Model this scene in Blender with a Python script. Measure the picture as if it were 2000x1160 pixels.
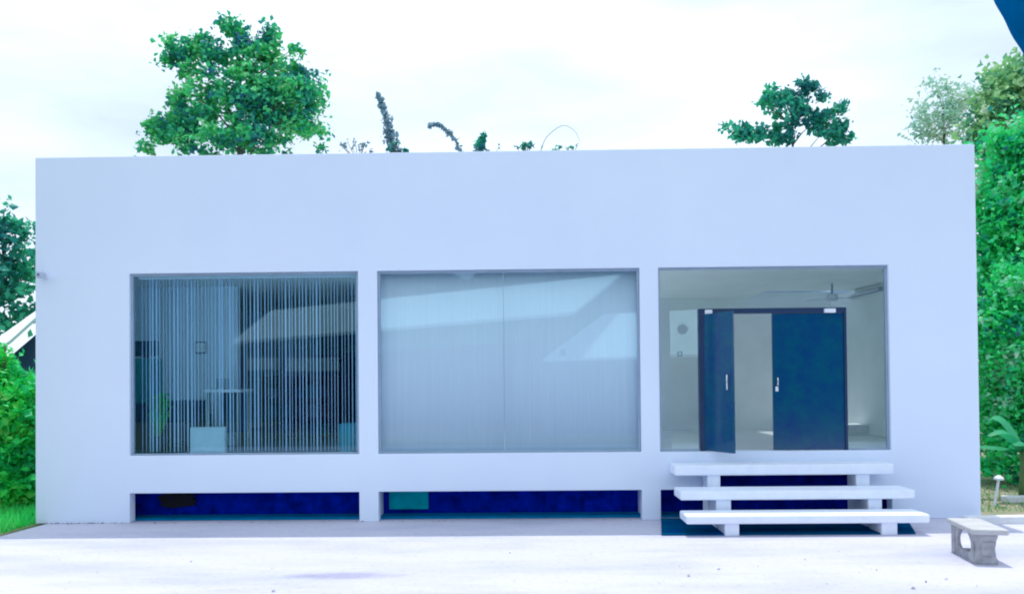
import bpy, math, random
from mathutils import Vector, Matrix
R = math.radians
for o in list(bpy.data.objects): bpy.data.objects.remove(o)
S = bpy.context.scene
col = S.collection
random.seed(7)

# ---------------------------------------------------------------- camera
F, CX, CY = 1440.0, 988.4, 721.6
YAW, PITCH, ROLL = 0.01624, 0.01288, -0.00936
CAM = Vector((7.079, -10.7, 2.048))
ROT = Matrix.Rotation(YAW, 3, 'Z') @ Matrix.Rotation(math.pi/2 + PITCH, 3, 'X') @ Matrix.Rotation(ROLL, 3, 'Z')
cd = bpy.data.cameras.new('camera'); cam = bpy.data.objects.new('camera', cd); col.objects.link(cam)
cam.matrix_world = Matrix.Translation(CAM) @ ROT.to_4x4()
cd.sensor_width = 36; cd.lens = F/2000*36
cd.shift_x = (1000-CX)/2000; cd.shift_y = (CY-580)/2000
cd.clip_start = 0.05; cd.clip_end = 2000
S.camera = cam
S.render.resolution_x, S.render.resolution_y = 1024, 593

# ---------------------------------------------------------------- sky, sun, exposure
SUN_EL, SUN_DIR = 79, 0          # the sun stands high, just behind the white building
w = bpy.data.worlds.new("World"); S.world = w; w.use_nodes = True
nt = w.node_tree; nt.nodes.clear()
out = nt.nodes.new('ShaderNodeOutputWorld'); bg = nt.nodes.new('ShaderNodeBackground')
sky = nt.nodes.new('ShaderNodeTexSky'); sky.sky_type = 'NISHITA'; sky.sun_disc = False
sky.sun_elevation = R(SUN_EL); sky.sun_rotation = 0
sky.air_density = 1.0; sky.dust_density = 2.0; sky.ozone_density = 1.0
tc = nt.nodes.new('ShaderNodeTexCoord'); mp = nt.nodes.new('ShaderNodeMapping')
mp.inputs['Scale'].default_value = (1.3, 1.3, 4.0)
nz = nt.nodes.new('ShaderNodeTexNoise'); nz.inputs['Scale'].default_value = 1.6; nz.inputs['Detail'].default_value = 7
rp = nt.nodes.new('ShaderNodeValToRGB')
rp.color_ramp.elements[0].position = .32; rp.color_ramp.elements[0].color = (.5, .5, .5, 1)
rp.color_ramp.elements[1].position = .62; rp.color_ramp.elements[1].color = (1, 1, 1, 1)
mx = nt.nodes.new('ShaderNodeMixRGB'); mx.inputs[2].default_value = (9.7, 11.3, 13.2, 1)
nt.links.new(tc.outputs['Generated'], mp.inputs[0]); nt.links.new(mp.outputs[0], nz.inputs['Vector'])
nt.links.new(nz.outputs['Fac'], rp.inputs[0]); nt.links.new(rp.outputs[0], mx.inputs[0])
nt.links.new(sky.outputs[0], mx.inputs[1]); nt.links.new(mx.outputs[0], bg.inputs[0])
bg.inputs[1].default_value = 0.08
nt.links.new(bg.outputs[0], out.inputs[0])
sl = bpy.data.lights.new('sun', 'SUN'); sl.energy = 2.0; sl.angle = R(.5); sl.color = (1, .965, .93)
so = bpy.data.objects.new('sun', sl); col.objects.link(so)
so.rotation_euler = (-R(90-SUN_EL), 0, R(-3))
S.view_settings.view_transform = 'Standard'; S.view_settings.look = 'None'
S.view_settings.exposure = 0.55; S.view_settings.gamma = 1
S.cycles.filter_width = 2.0
S.cycles.max_bounces = 10; S.cycles.diffuse_bounces = 6; S.cycles.transparent_max_bounces = 16

# ---------------------------------------------------------------- helpers
def ray(px, py):
    return (ROT @ Vector(((px-CX)/F, -(py-CY)/F, -1))).normalized()
def at(px, py, y):                        # point on the upright plane at distance y behind the facade
    d = ray(px, py); return CAM + d*((y-CAM.y)/d.y)
def gnd(px, py, z=0):
    d = ray(px, py); return CAM + d*((z-CAM.z)/d.z)
def opp(px, py, y):                       # point of the house across the yard, as the glass mirrors it
    p = at(px, py, y); return Vector((p.x, 0.12-p.y, p.z))

def tag(o, label=None, cat=None, group=None, kind=None):
    if label: o['label'] = label
    if cat: o['category'] = cat
    if group: o['group'] = group
    if kind: o['kind'] = kind
    return o
def empty(name, loc=(0, 0, 0), rz=0):
    o = bpy.data.objects.new(name, None); col.objects.link(o); o.location = loc; o.rotation_euler.z = rz
    o.empty_display_size = .1
    return o

class MB:
    def __init__(s): s.v = []; s.f = []
    def box(s, x0, x1, y0, y1, z0, z1, rz=0, c=None):
        n = len(s.v)
        P = [(x, y, z) for z in (z0, z1) for y in (y0, y1) for x in (x0, x1)]
        if rz:
            cx, cy = c if c else ((x0+x1)/2, (y0+y1)/2); a, b = math.cos(rz), math.sin(rz)
            P = [(cx+(x-cx)*a-(y-cy)*b, cy+(x-cx)*b+(y-cy)*a, z) for x, y, z in P]
        s.v += P
        s.f += [[n+i for i in q] for q in ((0, 2, 3, 1), (4, 5, 7, 6), (0, 1, 5, 4), (2, 6, 7, 3), (0, 4, 6, 2), (1, 3, 7, 5))]
        return s
    def poly(s, pts):
        n = len(s.v); s.v += [tuple(p) for p in pts]; s.f.append(list(range(n, n+len(pts)))); return s
    def prism(s, pts, d):                # polygon pushed along vector d
        n = len(s.v); k = len(pts); d = Vector(d)
        s.v += [tuple(p) for p in pts] + [tuple(Vector(p)+d) for p in pts]
        s.f.append(list(range(n+k-1, n-1, -1))); s.f.append(list(range(n+k, n+2*k)))
        for i in range(k): s.f.append([n+i, n+(i+1) % k, n+k+(i+1) % k, n+k+i])
        return s
    def tube(s, pts, rad, seg=8, cap=True):
        pts = [Vector(p) for p in pts]; n0 = len(s.v); m = len(pts)
        if not isinstance(rad, (list, tuple)): rad = [rad]*m
        up = Vector((0, 0, 1)); prev = None
        for i, p in enumerate(pts):
            t = (pts[min(i+1, m-1)]-pts[max(i-1, 0)]).normalized()
            a = prev if prev else (Vector((1, 0, 0)) if abs(t.z) > .8 else up)
            u = (a-t*a.dot(t)).normalized(); v = t.cross(u); prev = u
            for k in range(seg):
                an = 2*math.pi*k/seg
                s.v.append(tuple(p+(u*math.cos(an)+v*math.sin(an))*rad[i]))
        for i in range(m-1):
            for k in range(seg):
                a = n0+i*seg+k; b = n0+i*seg+(k+1) % seg
                s.f.append([a, b, b+seg, a+seg])
        if cap:
            s.f.append([n0+k for k in range(seg)][::-1]); s.f.append([n0+(m-1)*seg+k for k in range(seg)])
        return s
    def build(s, name, mat, parent=None, bevel=0, smooth=False, seg=2):
        me = bpy.data.meshes.new(name); me.from_pydata(s.v, [], s.f); me.update()
        o = bpy.data.objects.new(name, me); col.objects.link(o); me.materials.append(mat)
        if parent:
            o.parent = parent
            o.matrix_parent_inverse = Matrix.Identity(4)
            if parent.get('_w'): pass
        if bevel:
            b = o.modifiers.new('bevel', 'BEVEL'); b.width = bevel; b.segments = seg; b.limit_method = 'ANGLE'
        if smooth:
            for p in me.polygons: p.use_smooth = True
        return o

def newmat(name):
    m = bpy.data.materials.new(name); m.use_nodes = True; n = m.node_tree; n.nodes.clear()
    o = n.nodes.new('ShaderNodeOutputMaterial'); return m, n, o
def mat(name, c, rough=.6, var=.12, scale=3, bump=0, bscale=40, c2=None, metal=0, spec=.5, streak=None):
    m, n, o = newmat(name); L = n.links.new
    b = n.nodes.new('ShaderNodeBsdfPrincipled'); L(b.outputs[0], o.inputs[0])
    b.inputs['Roughness'].default_value = rough; b.inputs['Metallic'].default_value = metal
    b.inputs['Specular IOR Level'].default_value = spec
    t = n.nodes.new('ShaderNodeTexCoord'); mp = n.nodes.new('ShaderNodeMapping'); L(t.outputs['Object'], mp.inputs[0])
    if streak: mp.inputs['Scale'].default_value = streak
    z = n.nodes.new('ShaderNodeTexNoise'); z.inputs['Scale'].default_value = scale; z.inputs['Detail'].default_value = 8
    z.inputs['Roughness'].default_value = .6
    L(mp.outputs[0], z.inputs['Vector'])
    r = n.nodes.new('ShaderNodeValToRGB'); L(z.outputs['Fac'], r.inputs[0])
    d = c2 if c2 else tuple(x*(1-var) for x in c)
    hi = c if c2 else tuple(min(1, x*(1+var)) for x in c)
    r.color_ramp.elements[0].position = .3; r.color_ramp.elements[0].color = (*d, 1)
    r.color_ramp.elements[1].position = .7; r.color_ramp.elements[1].color = (*hi, 1)
    L(r.outputs[0], b.inputs['Base Color'])
    if bump:
        z2 = n.nodes.new('ShaderNodeTexNoise'); z2.inputs['Scale'].default_value = bscale; z2.inputs['Detail'].default_value = 6
        L(t.outputs['Object'], z2.inputs['Vector'])
        bu = n.nodes.new('ShaderNodeBump'); bu.inputs['Strength'].default_value = bump; bu.inputs['Distance'].default_value = .02
        L(z2.outputs['Fac'], bu.inputs['Height']); L(bu.outputs[0], b.inputs['Normal'])
    return m
LEAF = 3.4
def leafmat(name, cols, trans=.35, rough=.55, patch=None, pscale=.8):
    cols = [(min(.6, c[0]*LEAF*.45), min(.72, c[1]*LEAF), min(.55, c[2]*LEAF*.8)) for c in cols]
    m, n, o = newmat(name); L = n.links.new
    g = n.nodes.new('ShaderNodeNewGeometry'); r = n.nodes.new('ShaderNodeValToRGB')
    t = n.nodes.new('ShaderNodeTexCoord'); z = n.nodes.new('ShaderNodeTexNoise'); z.inputs['Scale'].default_value = pscale
    z.inputs['Detail'].default_value = 3
    L(t.outputs['Object'], z.inputs['Vector'])
    ma = n.nodes.new('ShaderNodeMath'); ma.operation = 'MULTIPLY_ADD'; ma.inputs[1].default_value = .45
    mb = n.nodes.new('ShaderNodeMath'); mb.operation = 'MULTIPLY_ADD'; mb.inputs[1].default_value = 1.9; mb.inputs[2].default_value = -.68
    L(z.outputs['Fac'], mb.inputs[0]); L(g.outputs['Random Per Island'], ma.inputs[0]); L(mb.outputs[0], ma.inputs[2])
    L(ma.outputs[0], r.inputs[0])
    e = r.color_ramp.elements
    e[0].position = 0; e[0].color = (*cols[0], 1); e[1].position = 1; e[1].color = (*cols[-1], 1)
    for i, c in enumerate(cols[1:-1]):
        x = e.new((i+1)/(len(cols)-1)); x.color = (*c, 1)
    b = n.nodes.new('ShaderNodeBsdfPrincipled'); b.inputs['Roughness'].default_value = rough
    L(r.outputs[0], b.inputs['Base Color'])
    tr = n.nodes.new('ShaderNodeBsdfTranslucent'); L(r.outputs[0], tr.inputs[0])
    mix = n.nodes.new('ShaderNodeMixShader'); mix.inputs[0].default_value = trans
    L(b.outputs[0], mix.inputs[1]); L(tr.outputs[0], mix.inputs[2]); L(mix.outputs[0], o.inputs[0])
    return m
def glassmat(name, tint, refl, rough=0.0, speck=0):
    m, n, o = newmat(name); L = n.links.new
    a = n.nodes.new('ShaderNodeBsdfTransparent'); a.inputs[0].default_value = (*tint, 1)
    g = n.nodes.new('ShaderNodeBsdfGlossy'); g.inputs['Roughness'].default_value = rough; g.inputs[0].default_value = (.55, .9, 1, 1)
    fr = n.nodes.new('ShaderNodeFresnel'); fr.inputs[0].default_value = 1.5
    ad = n.nodes.new('ShaderNodeMath'); ad.operation = 'ADD'; ad.inputs[1].default_value = refl; ad.use_clamp = True
    L(fr.outputs[0], ad.inputs[0])
    ge = n.nodes.new('ShaderNodeNewGeometry'); iv = n.nodes.new('ShaderNodeMath'); iv.operation = 'SUBTRACT'; iv.inputs[0].default_value = 1
    L(ge.outputs['Backfacing'], iv.inputs[1]); fm_ = n.nodes.new('ShaderNodeMath'); fm_.operation = 'MULTIPLY'
    L(ad.outputs[0], fm_.inputs[0]); L(iv.outputs[0], fm_.inputs[1])
    mix = n.nodes.new('ShaderNodeMixShader'); L(fm_.outputs[0], mix.inputs[0]); L(a.outputs[0], mix.inputs[1]); L(g.outputs[0], mix.inputs[2])
    L(mix.outputs[0], o.inputs[0]); return m

# ---------------------------------------------------------------- materials
def leafmat_plain(name, c, tr_):
    m, n, o = newmat(name); L = n.links.new
    a = n.nodes.new('ShaderNodeBsdfDiffuse'); a.inputs[0].default_value = (*c, 1)
    b = n.nodes.new('ShaderNodeBsdfTranslucent')
    t = n.nodes.new('ShaderNodeTexCoord'); mp = n.nodes.new('ShaderNodeMapping'); mp.inputs['Scale'].default_value = (40, 40, .6); L(t.outputs['Object'], mp.inputs[0])
    z = n.nodes.new('ShaderNodeTexNoise'); z.inputs['Scale'].default_value = 1; z.inputs['Detail'].default_value = 4; L(mp.outputs[0], z.inputs['Vector'])
    r = n.nodes.new('ShaderNodeValToRGB'); L(z.outputs['Fac'], r.inputs[0])
    r.color_ramp.elements[0].position = .3; r.color_ramp.elements[0].color = (*[v*.95 for v in c], 1)
    r.color_ramp.elements[1].position = .7; r.color_ramp.elements[1].color = (*c, 1)
    L(r.outputs[0], a.inputs[0]); L(r.outputs[0], b.inputs[0])
    x = n.nodes.new('ShaderNodeMixShader'); x.inputs[0].default_value = tr_
    L(a.outputs[0], x.inputs[1]); L(b.outputs[0], x.inputs[2]); L(x.outputs[0], o.inputs[0]); return m
PAINT = (.735, .825, 1.0)
M = {}
M['wall'] = mat('white_plaster', PAINT, .75, .035, .35, .12, 60)
M['side'] = mat('side_plaster', PAINT, .8, .05, 1, .1, 60)
M['tread'] = mat('white_concrete_tread', (.80, .86, 1.0), .7, .05, 5, .3, 30)
M['concrete'] = None
M['navy'] = mat('shade_navy_plinth', (.0, .024, .58), .8, .5, 7, .4, 30, c2=(.0, .008, .17), spec=0)  # deep shade of the recess is put into this navy
M['tealp'] = mat('teal_panel', (.0, .40, .46), .8, .25, 5, .2, 30, spec=0)
M['black'] = mat('black_void', (.004, .004, .012), .9, .3, 5)
M['frame'] = mat('window_frame', (.30, .39, .50), .45, .1, 4)
M['darkframe'] = mat('dark_door_frame', (.004, .03, .10), .35, .2, 5)
M['room'] = mat('interior_paint', (.86, .93, .93), .8, .05, 1.5)
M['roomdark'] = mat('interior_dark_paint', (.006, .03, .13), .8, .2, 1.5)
M['ceil'] = mat('ceiling_paint', (.84, .92, .90), .8, .04, 1)
M['floor'] = mat('floor_tile', (.72, .76, .80), .25, .06, 2)
M['blind'] = mat('blind_fabric', (.36, .50, .70), .8, .06, 6)
M['curtain'] = leafmat_plain('curtain_fabric', (.63, .77, .91), .04)
M['glass'] = glassmat('window_glass', (.86, .97, 1), .035)
M['glass2'] = glassmat('window_glass_bright', (.98, 1, 1), .065)
M['white'] = mat('white_metal', (.75, .80, .88), .4, .05, 4)
M['chrome'] = mat('chrome', (.7, .75, .8), .2, .05, 4, metal=1)
M['bench'] = mat('bench_concrete', (.36, .36, .39), .85, .28, 9, .5, 45)
M['benchtop'] = mat('bench_seat_concrete', (.48, .48, .49), .8, .12, 7, .3, 50)
M['bark'] = mat('bark', (.10, .085, .07), .9, .4, 8, .8, 14, streak=(1, 1, .25))
M['roofmetal'] = mat('pale_roof_sheet', (.82, .88, .92), .5, .05, 2)
M['maroon'] = mat('maroon_wall', (.06, .012, .06), .8, .4, 2)
M['bluegrey'] = mat('dark_blue_wall', (.02, .07, .15), .8, .3, 2)
M['kerb'] = mat('kerb_paint', (.72, .74, .76), .8, .12, 5, .3, 40)
M['lime_leaf'] = leafmat('lime_leaf', [(.005, .08, .06), (.01, .20, .07), (.03, .28, .03), (.2, .34, .08)], pscale=1.8)

def door_reflection_mat():
    m, n, o = newmat('dark_blue_painted_reflections'); L = n.links.new
    b = n.nodes.new('ShaderNodeBsdfPrincipled'); L(b.outputs[0], o.inputs[0])
    b.inputs['Roughness'].default_value = .12
    t = n.nodes.new('ShaderNodeTexCoord'); z = n.nodes.new('ShaderNodeTexNoise'); z.inputs['Scale'].default_value = 3.5; z.inputs['Detail'].default_value = 12; z.inputs['Roughness'].default_value = .75  # colour noise paints foliage reflections onto the door leaves
    L(t.outputs['Object'], z.inputs['Vector']); r = n.nodes.new('ShaderNodeValToRGB'); L(z.outputs['Fac'], r.inputs[0])
    e = r.color_ramp.elements; e[0].position = .35; e[0].color = (0, .085, .15, 1); e[1].position = .66; e[1].color = (0, .04, .17, 1)
    L(r.outputs[0], b.inputs['Base Color']); return m
M['door'] = door_reflection_mat()

def concretemat():
    m, n, o = newmat('sunlit_concrete'); L = n.links.new
    b = n.nodes.new('ShaderNodeBsdfPrincipled'); L(b.outputs[0], o.inputs[0]); b.inputs['Roughness'].default_value = .85
    t = n.nodes.new('ShaderNodeTexCoord')
    def noise(scale, sc=(1, 1, 1), det=8):
        mp = n.nodes.new('ShaderNodeMapping'); mp.inputs['Scale'].default_value = sc; L(t.outputs['Object'], mp.inputs[0])
        z = n.nodes.new('ShaderNodeTexNoise'); z.inputs['Scale'].default_value = scale; z.inputs['Detail'].default_value = det
        z.inputs['Roughness'].default_value = .62
        L(mp.outputs[0], z.inputs['Vector']); return z
    a = noise(.55, (.6, 2.2, 1)); r1 = n.nodes.new('ShaderNodeValToRGB'); L(a.outputs['Fac'], r1.inputs[0])
    r1.color_ramp.elements[0].position = .38; r1.color_ramp.elements[0].color = (.45, .46, .58, 1)
    r1.color_ramp.elements[1].position = .56; r1.color_ramp.elements[1].color = (.56, .55, .65, 1)
    c = noise(14, (1, 1, 1)); r2 = n.nodes.new('ShaderNodeValToRGB'); L(c.outputs['Fac'], r2.inputs[0])
    r2.color_ramp.elements[0].position = .30; r2.color_ramp.elements[0].color = (.86, .86, .88, 1)
    r2.color_ramp.elements[1].position = .48; r2.color_ramp.elements[1].color = (1, 1, 1, 1)
    mu = n.nodes.new('ShaderNodeMixRGB'); mu.blend_type = 'MULTIPLY'; mu.inputs[0].default_value = 1
    L(r1.outputs[0], mu.inputs[1]); L(r2.outputs[0], mu.inputs[2])
    sp = gnd(670, 1124)
    mp = n.nodes.new('ShaderNodeMapping'); mp.vector_type = 'TEXTURE'; mp.inputs['Location'].default_value = (sp.x, sp.y, 0); mp.inputs['Scale'].default_value = (.75, .17, 1)
    L(t.outputs['Object'], mp.inputs[0])
    wn = noise(3.2); va = n.nodes.new('ShaderNodeMixRGB'); va.blend_type = 'ADD'; va.inputs[0].default_value = .9
    L(mp.outputs[0], va.inputs[1]); L(wn.outputs['Color'], va.inputs[2])
    su = n.nodes.new('ShaderNodeVectorMath'); su.operation = 'SUBTRACT'; su.inputs[1].default_value = (.45, .45, .45); L(va.outputs[0], su.inputs[0])
    ml = n.nodes.new('ShaderNodeVectorMath'); ml.operation = 'MULTIPLY'; ml.inputs[1].default_value = (1, 1, 0); L(su.outputs[0], ml.inputs[0])
    le = n.nodes.new('ShaderNodeVectorMath'); le.operation = 'LENGTH'; L(ml.outputs[0], le.inputs[0])
    r3 = n.nodes.new('ShaderNodeValToRGB'); L(le.outputs['Value'], r3.inputs[0])
    r3.color_ramp.elements[0].position = .45; r3.color_ramp.elements[0].color = (.66, .66, .74, 1)
    r3.color_ramp.elements[1].position = .95; r3.color_ramp.elements[1].color = (1, 1, 1, 1)
    m3 = n.nodes.new('ShaderNodeMixRGB'); m3.blend_type = 'MULTIPLY'; m3.inputs[0].default_value = 1
    L(mu.outputs[0], m3.inputs[1]); L(r3.outputs[0], m3.inputs[2])
    L(m3.outputs[0], b.inputs['Base Color'])
    g = noise(60); bu = n.nodes.new('ShaderNodeBump'); bu.inputs['Strength'].default_value = .35; bu.inputs['Distance'].default_value = .01
    L(g.outputs['Fac'], bu.inputs['Height']); L(bu.outputs[0], b.inputs['Normal'])
    return m
M['concrete'] = concretemat()
M['soil'] = mat('grassy_soil', (.05, .16, .05), .95, .5, 2.5, .6, 20, c2=(.16, .13, .09))
M['sand'] = mat('sandy_soil', (.34, .27, .22), .95, .3, 3, .5, 30, c2=(.16, .22, .10))
M['hill'] = mat('wooded_hill', (.03, .12, .08), .95, .6, 1.2, .8, 3, c2=(.005, .04, .05))
M['blade'] = leafmat('grass_blade', [(.01, .16, .06), (.02, .26, .05), (.12, .34, .08)])

# ================================================================ THE SETTING
g = MB(); g.box(-160, 180, -160, 160, -.6, -.03).build('ground', M['soil'])
tag(bpy.data.objects['ground'], kind='structure')
yl0, yl1 = gnd(0, 1047), gnd(78, 1026)
k0, k1 = gnd(1885, 1010), gnd(2000, 1008)
y = MB()
y.prism([(yl0.x-3.2, -12.2, -.25), (20, -12.2, -.25), (k1.x+6, k1.y+.1, -.25), (k0.x, k0.y, -.25), (13.4, .3, -.25), (.2, .3, -.25), (yl1.x, yl1.y, -.25), (yl0.x, yl0.y, -.25)], (0, 0, .25))
yo = y.build('concrete_yard', M['concrete']); tag(yo, kind='structure')
# ground beyond the kerb at the right
sg = MB(); sg.prism([(13.75, .25, -.2), (24, .25, -.2), (24, 9, -.2), (13.75, 9, -.2)], (0, 0, .185))
tag(sg.build('bare_soil', M['sand']), kind='structure')
# wooded rise across the road (mirrored in the glass)
hv = []; hf = []; nx, ny = 60, 14
for j in range(ny):
    for i in range(nx):
        x = -60+140*i/(nx-1); yy = -27-30*j/(ny-1)
        z = 11*min(1, (j/5.0))**.7*(1+.16*math.sin(i*.9)+.12*math.sin(i*2.3+j)) + random.uniform(-.5, .5) - .2
        hv.append((x, yy+random.uniform(-.6, .6), max(z, -.4) if j else -.4))
for j in range(ny-1):
    for i in range(nx-1):
        a = j*nx+i; hf.append([a, a+1, a+nx+1, a+nx])
h = MB(); h.v = hv; h.f = hf; ho = h.build('hills', M['hill']); tag(ho, kind='structure')

# ================================================================ WHITE BUILDING
W, H, DEP, TH = 13.694, 5.369, 6.6, .16
def X(px, py): return at(px, py, 0).x
def Z(px, py): return at(px, py, 0).z
wins = []
for (xl, xr, yt, yb, yt2, yb2) in ((251, 699, 535, 891, 533, 889), (736, 1250, 528, 887, 523, 880), (1286, 1737, 520, 880, 517, 878)):
    x0 = (X(xl, yt)+X(xl+3, yb))/2; x1 = (X(xr-1, yt2)+X(xr+3, yb2))/2
    z1 = (Z(xl, yt)+Z(xr, yt2))/2; z0 = (Z(xl, yb)+Z(xr, yb2))/2
    wins.append((x0, x1, z0, z1))
zw0 = sum(a[2] for a in wins)/3; zw1 = sum(a[3] for a in wins)/3
wins = [(a[0], a[1], zw0, zw1) for a in wins]
zl1 = (Z(255, 965)+Z(1255, 955)+Z(700, 960))/3
xn0, xn1, zn1 = X(1404, 940), X(1674, 940), Z(1540, 927)
building = empty('white_building', (0, 0, 0))
tag(building, 'long low white flat roofed building with three big windows and dark double door', 'building')
holes = list(wins) + [(a[0]+.0, a[1], 0, zl1) for a in wins] + [(xn0, xn1, zl1-.001, zn1)]
xs = sorted({0, W} | {v for a in holes for v in a[:2]}); zs = sorted({0, H} | {zw0, zw1, zl1, zn1})
fm = MB(); idx = {}
def vid(x, z):
    k = (round(x, 4), round(z, 4))
    if k not in idx: idx[k] = len(fm.v); fm.v.append((x, 0, z))
    return idx[k]
for i in range(len(xs)-1):
    for j in range(len(zs)-1):
        cx, cz = (xs[i]+xs[i+1])/2, (zs[j]+zs[j+1])/2
        if any(a[0] < cx < a[1] and a[2] < cz < a[3] for a in holes): continue
        fm.f.append([vid(xs[i], zs[j]), vid(xs[i+1], zs[j]), vid(xs[i+1], zs[j+1]), vid(xs[i], zs[j+1])])
fw = fm.build('front_wall', M['wall'], building)
sm = fw.modifiers.new('thick', 'SOLIDIFY'); sm.thickness = TH; sm.offset = -1
b = fw.modifiers.new('bevel', 'BEVEL'); b.width = .008; b.segments = 2; b.limit_method = 'ANGLE'
MB().box(0, .15, TH, DEP, 0, H).build('side_wall', M['side'], building)
MB().box(W-.15, W, TH, DEP, 0, H).build('side_wall', M['side'], building)
rw = MB(); rh = []
rxs = [.15, 1.0, 4.2, 9.0, 13.0, W-.15]; rzs = [0, 1.3, 2.2, 3.5, 3.6, H]
for i in range(5):
    for j in range(5):
        cx, cz = (rxs[i]+rxs[i+1])/2, (rzs[j]+rzs[j+1])/2
        if any(a[0] < cx < a[1] and a[2] < cz < a[3] for a in rh): continue
        rw.box(rxs[i], rxs[i+1], DEP-.15, DEP, rzs[j], rzs[j+1])
rw.build('rear_wall', M['side'], building)
GA, GB, GC, GD = (wins[0][1]+wins[1][0])/2+.15, (wins[1][1]+wins[2][0])/2-.15, 1.2, 6.2   # glazed roof light over the middle room, added to daylight the interior
SA = X(1492, 590)+1.2                     # narrow roof light added to brighten the back of the entrance room
def ringbox(ya, yb, z0_, z1_):
    m_ = MB().box(.15, GA, TH, DEP-.15, z0_, z1_).box(GA, GB, TH, GC, z0_, z1_).box(GA, GB, GD, DEP-.15, z0_, z1_)
    return m_.box(GB, SA, TH, DEP-.15, z0_, z1_).box(SA, W-.15, TH, ya, z0_, z1_).box(SA, W-.15, yb, DEP-.15, z0_, z1_)
ringbox(3.65, 5.1, H-.35, H-.2).build('roof', M['side'], building)
MB().box(SA-.05, W-.16, 3.6, 5.15, H-.18, H-.165).build('added_roof_light', M['glass2'], building)
MB().box(GA-.05, GB+.05, GC-.05, GD+.05, H-.18, H-.165).build('added_roof_light', M['glass2'], building)
FZ = zw0 - .02
WQ = (wins[0][1]+wins[1][0])/2
MB().box(WQ, W-.15, TH, DEP-.15, FZ-.2, FZ).build('floor', M['floor'], building)
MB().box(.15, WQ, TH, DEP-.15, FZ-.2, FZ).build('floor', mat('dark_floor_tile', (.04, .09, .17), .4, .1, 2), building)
ringbox(3.5, 4.6, zw1+.04, zw1+.14).build('ceiling', M['ceil'], building)
# recessed plinth under the floor
MB().box(.3, W-.3, .5, .6, 0, FZ-.2).build('plinth', M['navy'], building)
for xa, xb in ((wins[0][1]-.0, wins[1][0]), (wins[1][1], wins[2][0])):
    MB().box(xa+.02, xb-.02, TH, .5, 0, FZ-.2).build('pier', M['side'], building)
MB().box(.4, W-.4, .0+TH, .5, .004, .03).build('recess_shade_sheet', mat('recess_shade_teal', (.0, .17, .36), .9, .2, 4, spec=0), building)  # teal sheet paints the shaded ground inside the recess
MB().box(X(750, 985), X(829, 985), .44, .498, .1, Z(760, 968)).build('plinth_panel', M['tealp'], building)
vx, vz = X(318, 988), Z(318, 987); vr = random.Random(2)
vp = [(vx+math.cos(a*.3491)*.28*vr.uniform(.82, 1.05)*abs(1/max(abs(math.cos(a*.3491)), .75)), .44, vz+math.sin(a*.3491)*.115*vr.uniform(.85, 1.05)) for a in range(18)]
tag(MB().prism(vp, (0, .058, 0)).build('vent_opening', M['black'], building), 'ragged black hole in the blue plinth')
# partitions
wp1 = (wins[0][1]+wins[1][0])/2; wp2 = (wins[1][1]+wins[2][0])/2
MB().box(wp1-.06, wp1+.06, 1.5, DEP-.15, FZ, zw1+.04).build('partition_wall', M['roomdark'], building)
MB().box(wp2-.06, wp2+.06, 4.7, DEP-.15, FZ, zw1+.04).build('partition_wall', M['room'], building)
pe = at(464, 700, 1.9).x
MB().box(.15, pe, 1.9, 2.0, FZ, zw1+.04).build('partition_wall', mat('pale_partition_paint', (.78, .90, 1.0), .8, .04, 1.5), building)
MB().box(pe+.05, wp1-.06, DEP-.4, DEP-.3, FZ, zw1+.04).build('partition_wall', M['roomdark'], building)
# back wall of the entrance room, its right flank
BX0, BX1 = wp2+.06, W-.15
MB().box(BX0, BX1, 4.6, 4.7, FZ, zw1+.04).build('partition_wall', M['room'], building)

MB().box(W-.165, W-.152, TH+.05, 4.59, FZ+.004, zw1+.036).build('wall_lining', M['room'], building)
# windows: frame, panes
def window(win, mt, mull, nm='window'):
    x0, x1, z0, z1 = win; t = .035
    f = MB(); f.box(x0+.004, x1-.004, .045, .10, z1-t, z1-.004).box(x0+.004, x1-.004, .045, .10, z0+.004, z0+t*.7)
    f.box(x0+.004, x0+t, .045, .10, z0+t*.7, z1-t).box(x1-t, x1-.004, .045, .10, z0+t*.7, z1-t)
    fo = f.build(nm, M['frame'], building, .003)
    xx = [x0+t]+mull+[x1-t]
    for i in range(len(xx)-1):
        MB().box(xx[i]+.003, xx[i+1]-.003, .062, .070, z0+t*.7, z1-t).build('pane', mt, fo)
    for x in mull:
        MB().box(x-.003, x+.003, .058, .074, z0+t*.7, z1-t).build('silicone_joint', M['frame'], fo)
    return fo
window(wins[0], M['glass'], [])
window(wins[1], M['glass2'], [X(984, 700)])

# entrance glazing with the double door
x0, x1, z0, z1 = wins[2]; t = .03
dx0, dx1, dz1 = X(1367, 740), X(1657, 740), Z(1510, 601)
dm = X(1512, 740)
f = MB(); f.box(x0+.004, x1-.004, .045, .10, z1-t, z1-.004)
f.box(x0+.004, dx0, .045, .10, z0+.004, z0+t).box(dx1, x1-.004, .045, .10, z0+.004, z0+t)
f.box(x0+.004, x0+t, .045, .10, z0+t, z1-t).box(x1-t, x1-.004, .045, .10, z0+t, z1-t)
fo = f.build('entrance_glazing', M['frame'], building, .003)
MB().box(x0+t, dx0, .062, .070, z0+t, z1-t).build('pane', M['glass2'], fo)
MB().box(dx1, x1-t, .062, .070, z0+t, z1-t).build('pane', M['glass2'], fo)
MB().box(dx0+.002, dx1-.002, .062, .070, dz1+.002, z1-t).build('pane', M['glass2'], fo)
df = MB(); df.box(dx0, dx1, .03, .12, dz1-.075, dz1).box(dx0, dx0+.075, .03, .12, z0, dz1-.075).box(dx1-.04, dx1, .03, .12, z0, dz1-.075)
df.build('door_frame', M['darkframe'], building, .004)
cl = MB().box(dm, dx1-.042, .045, .085, z0+.01, dz1-.08).build('door', M['door'], building, .004)
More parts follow.
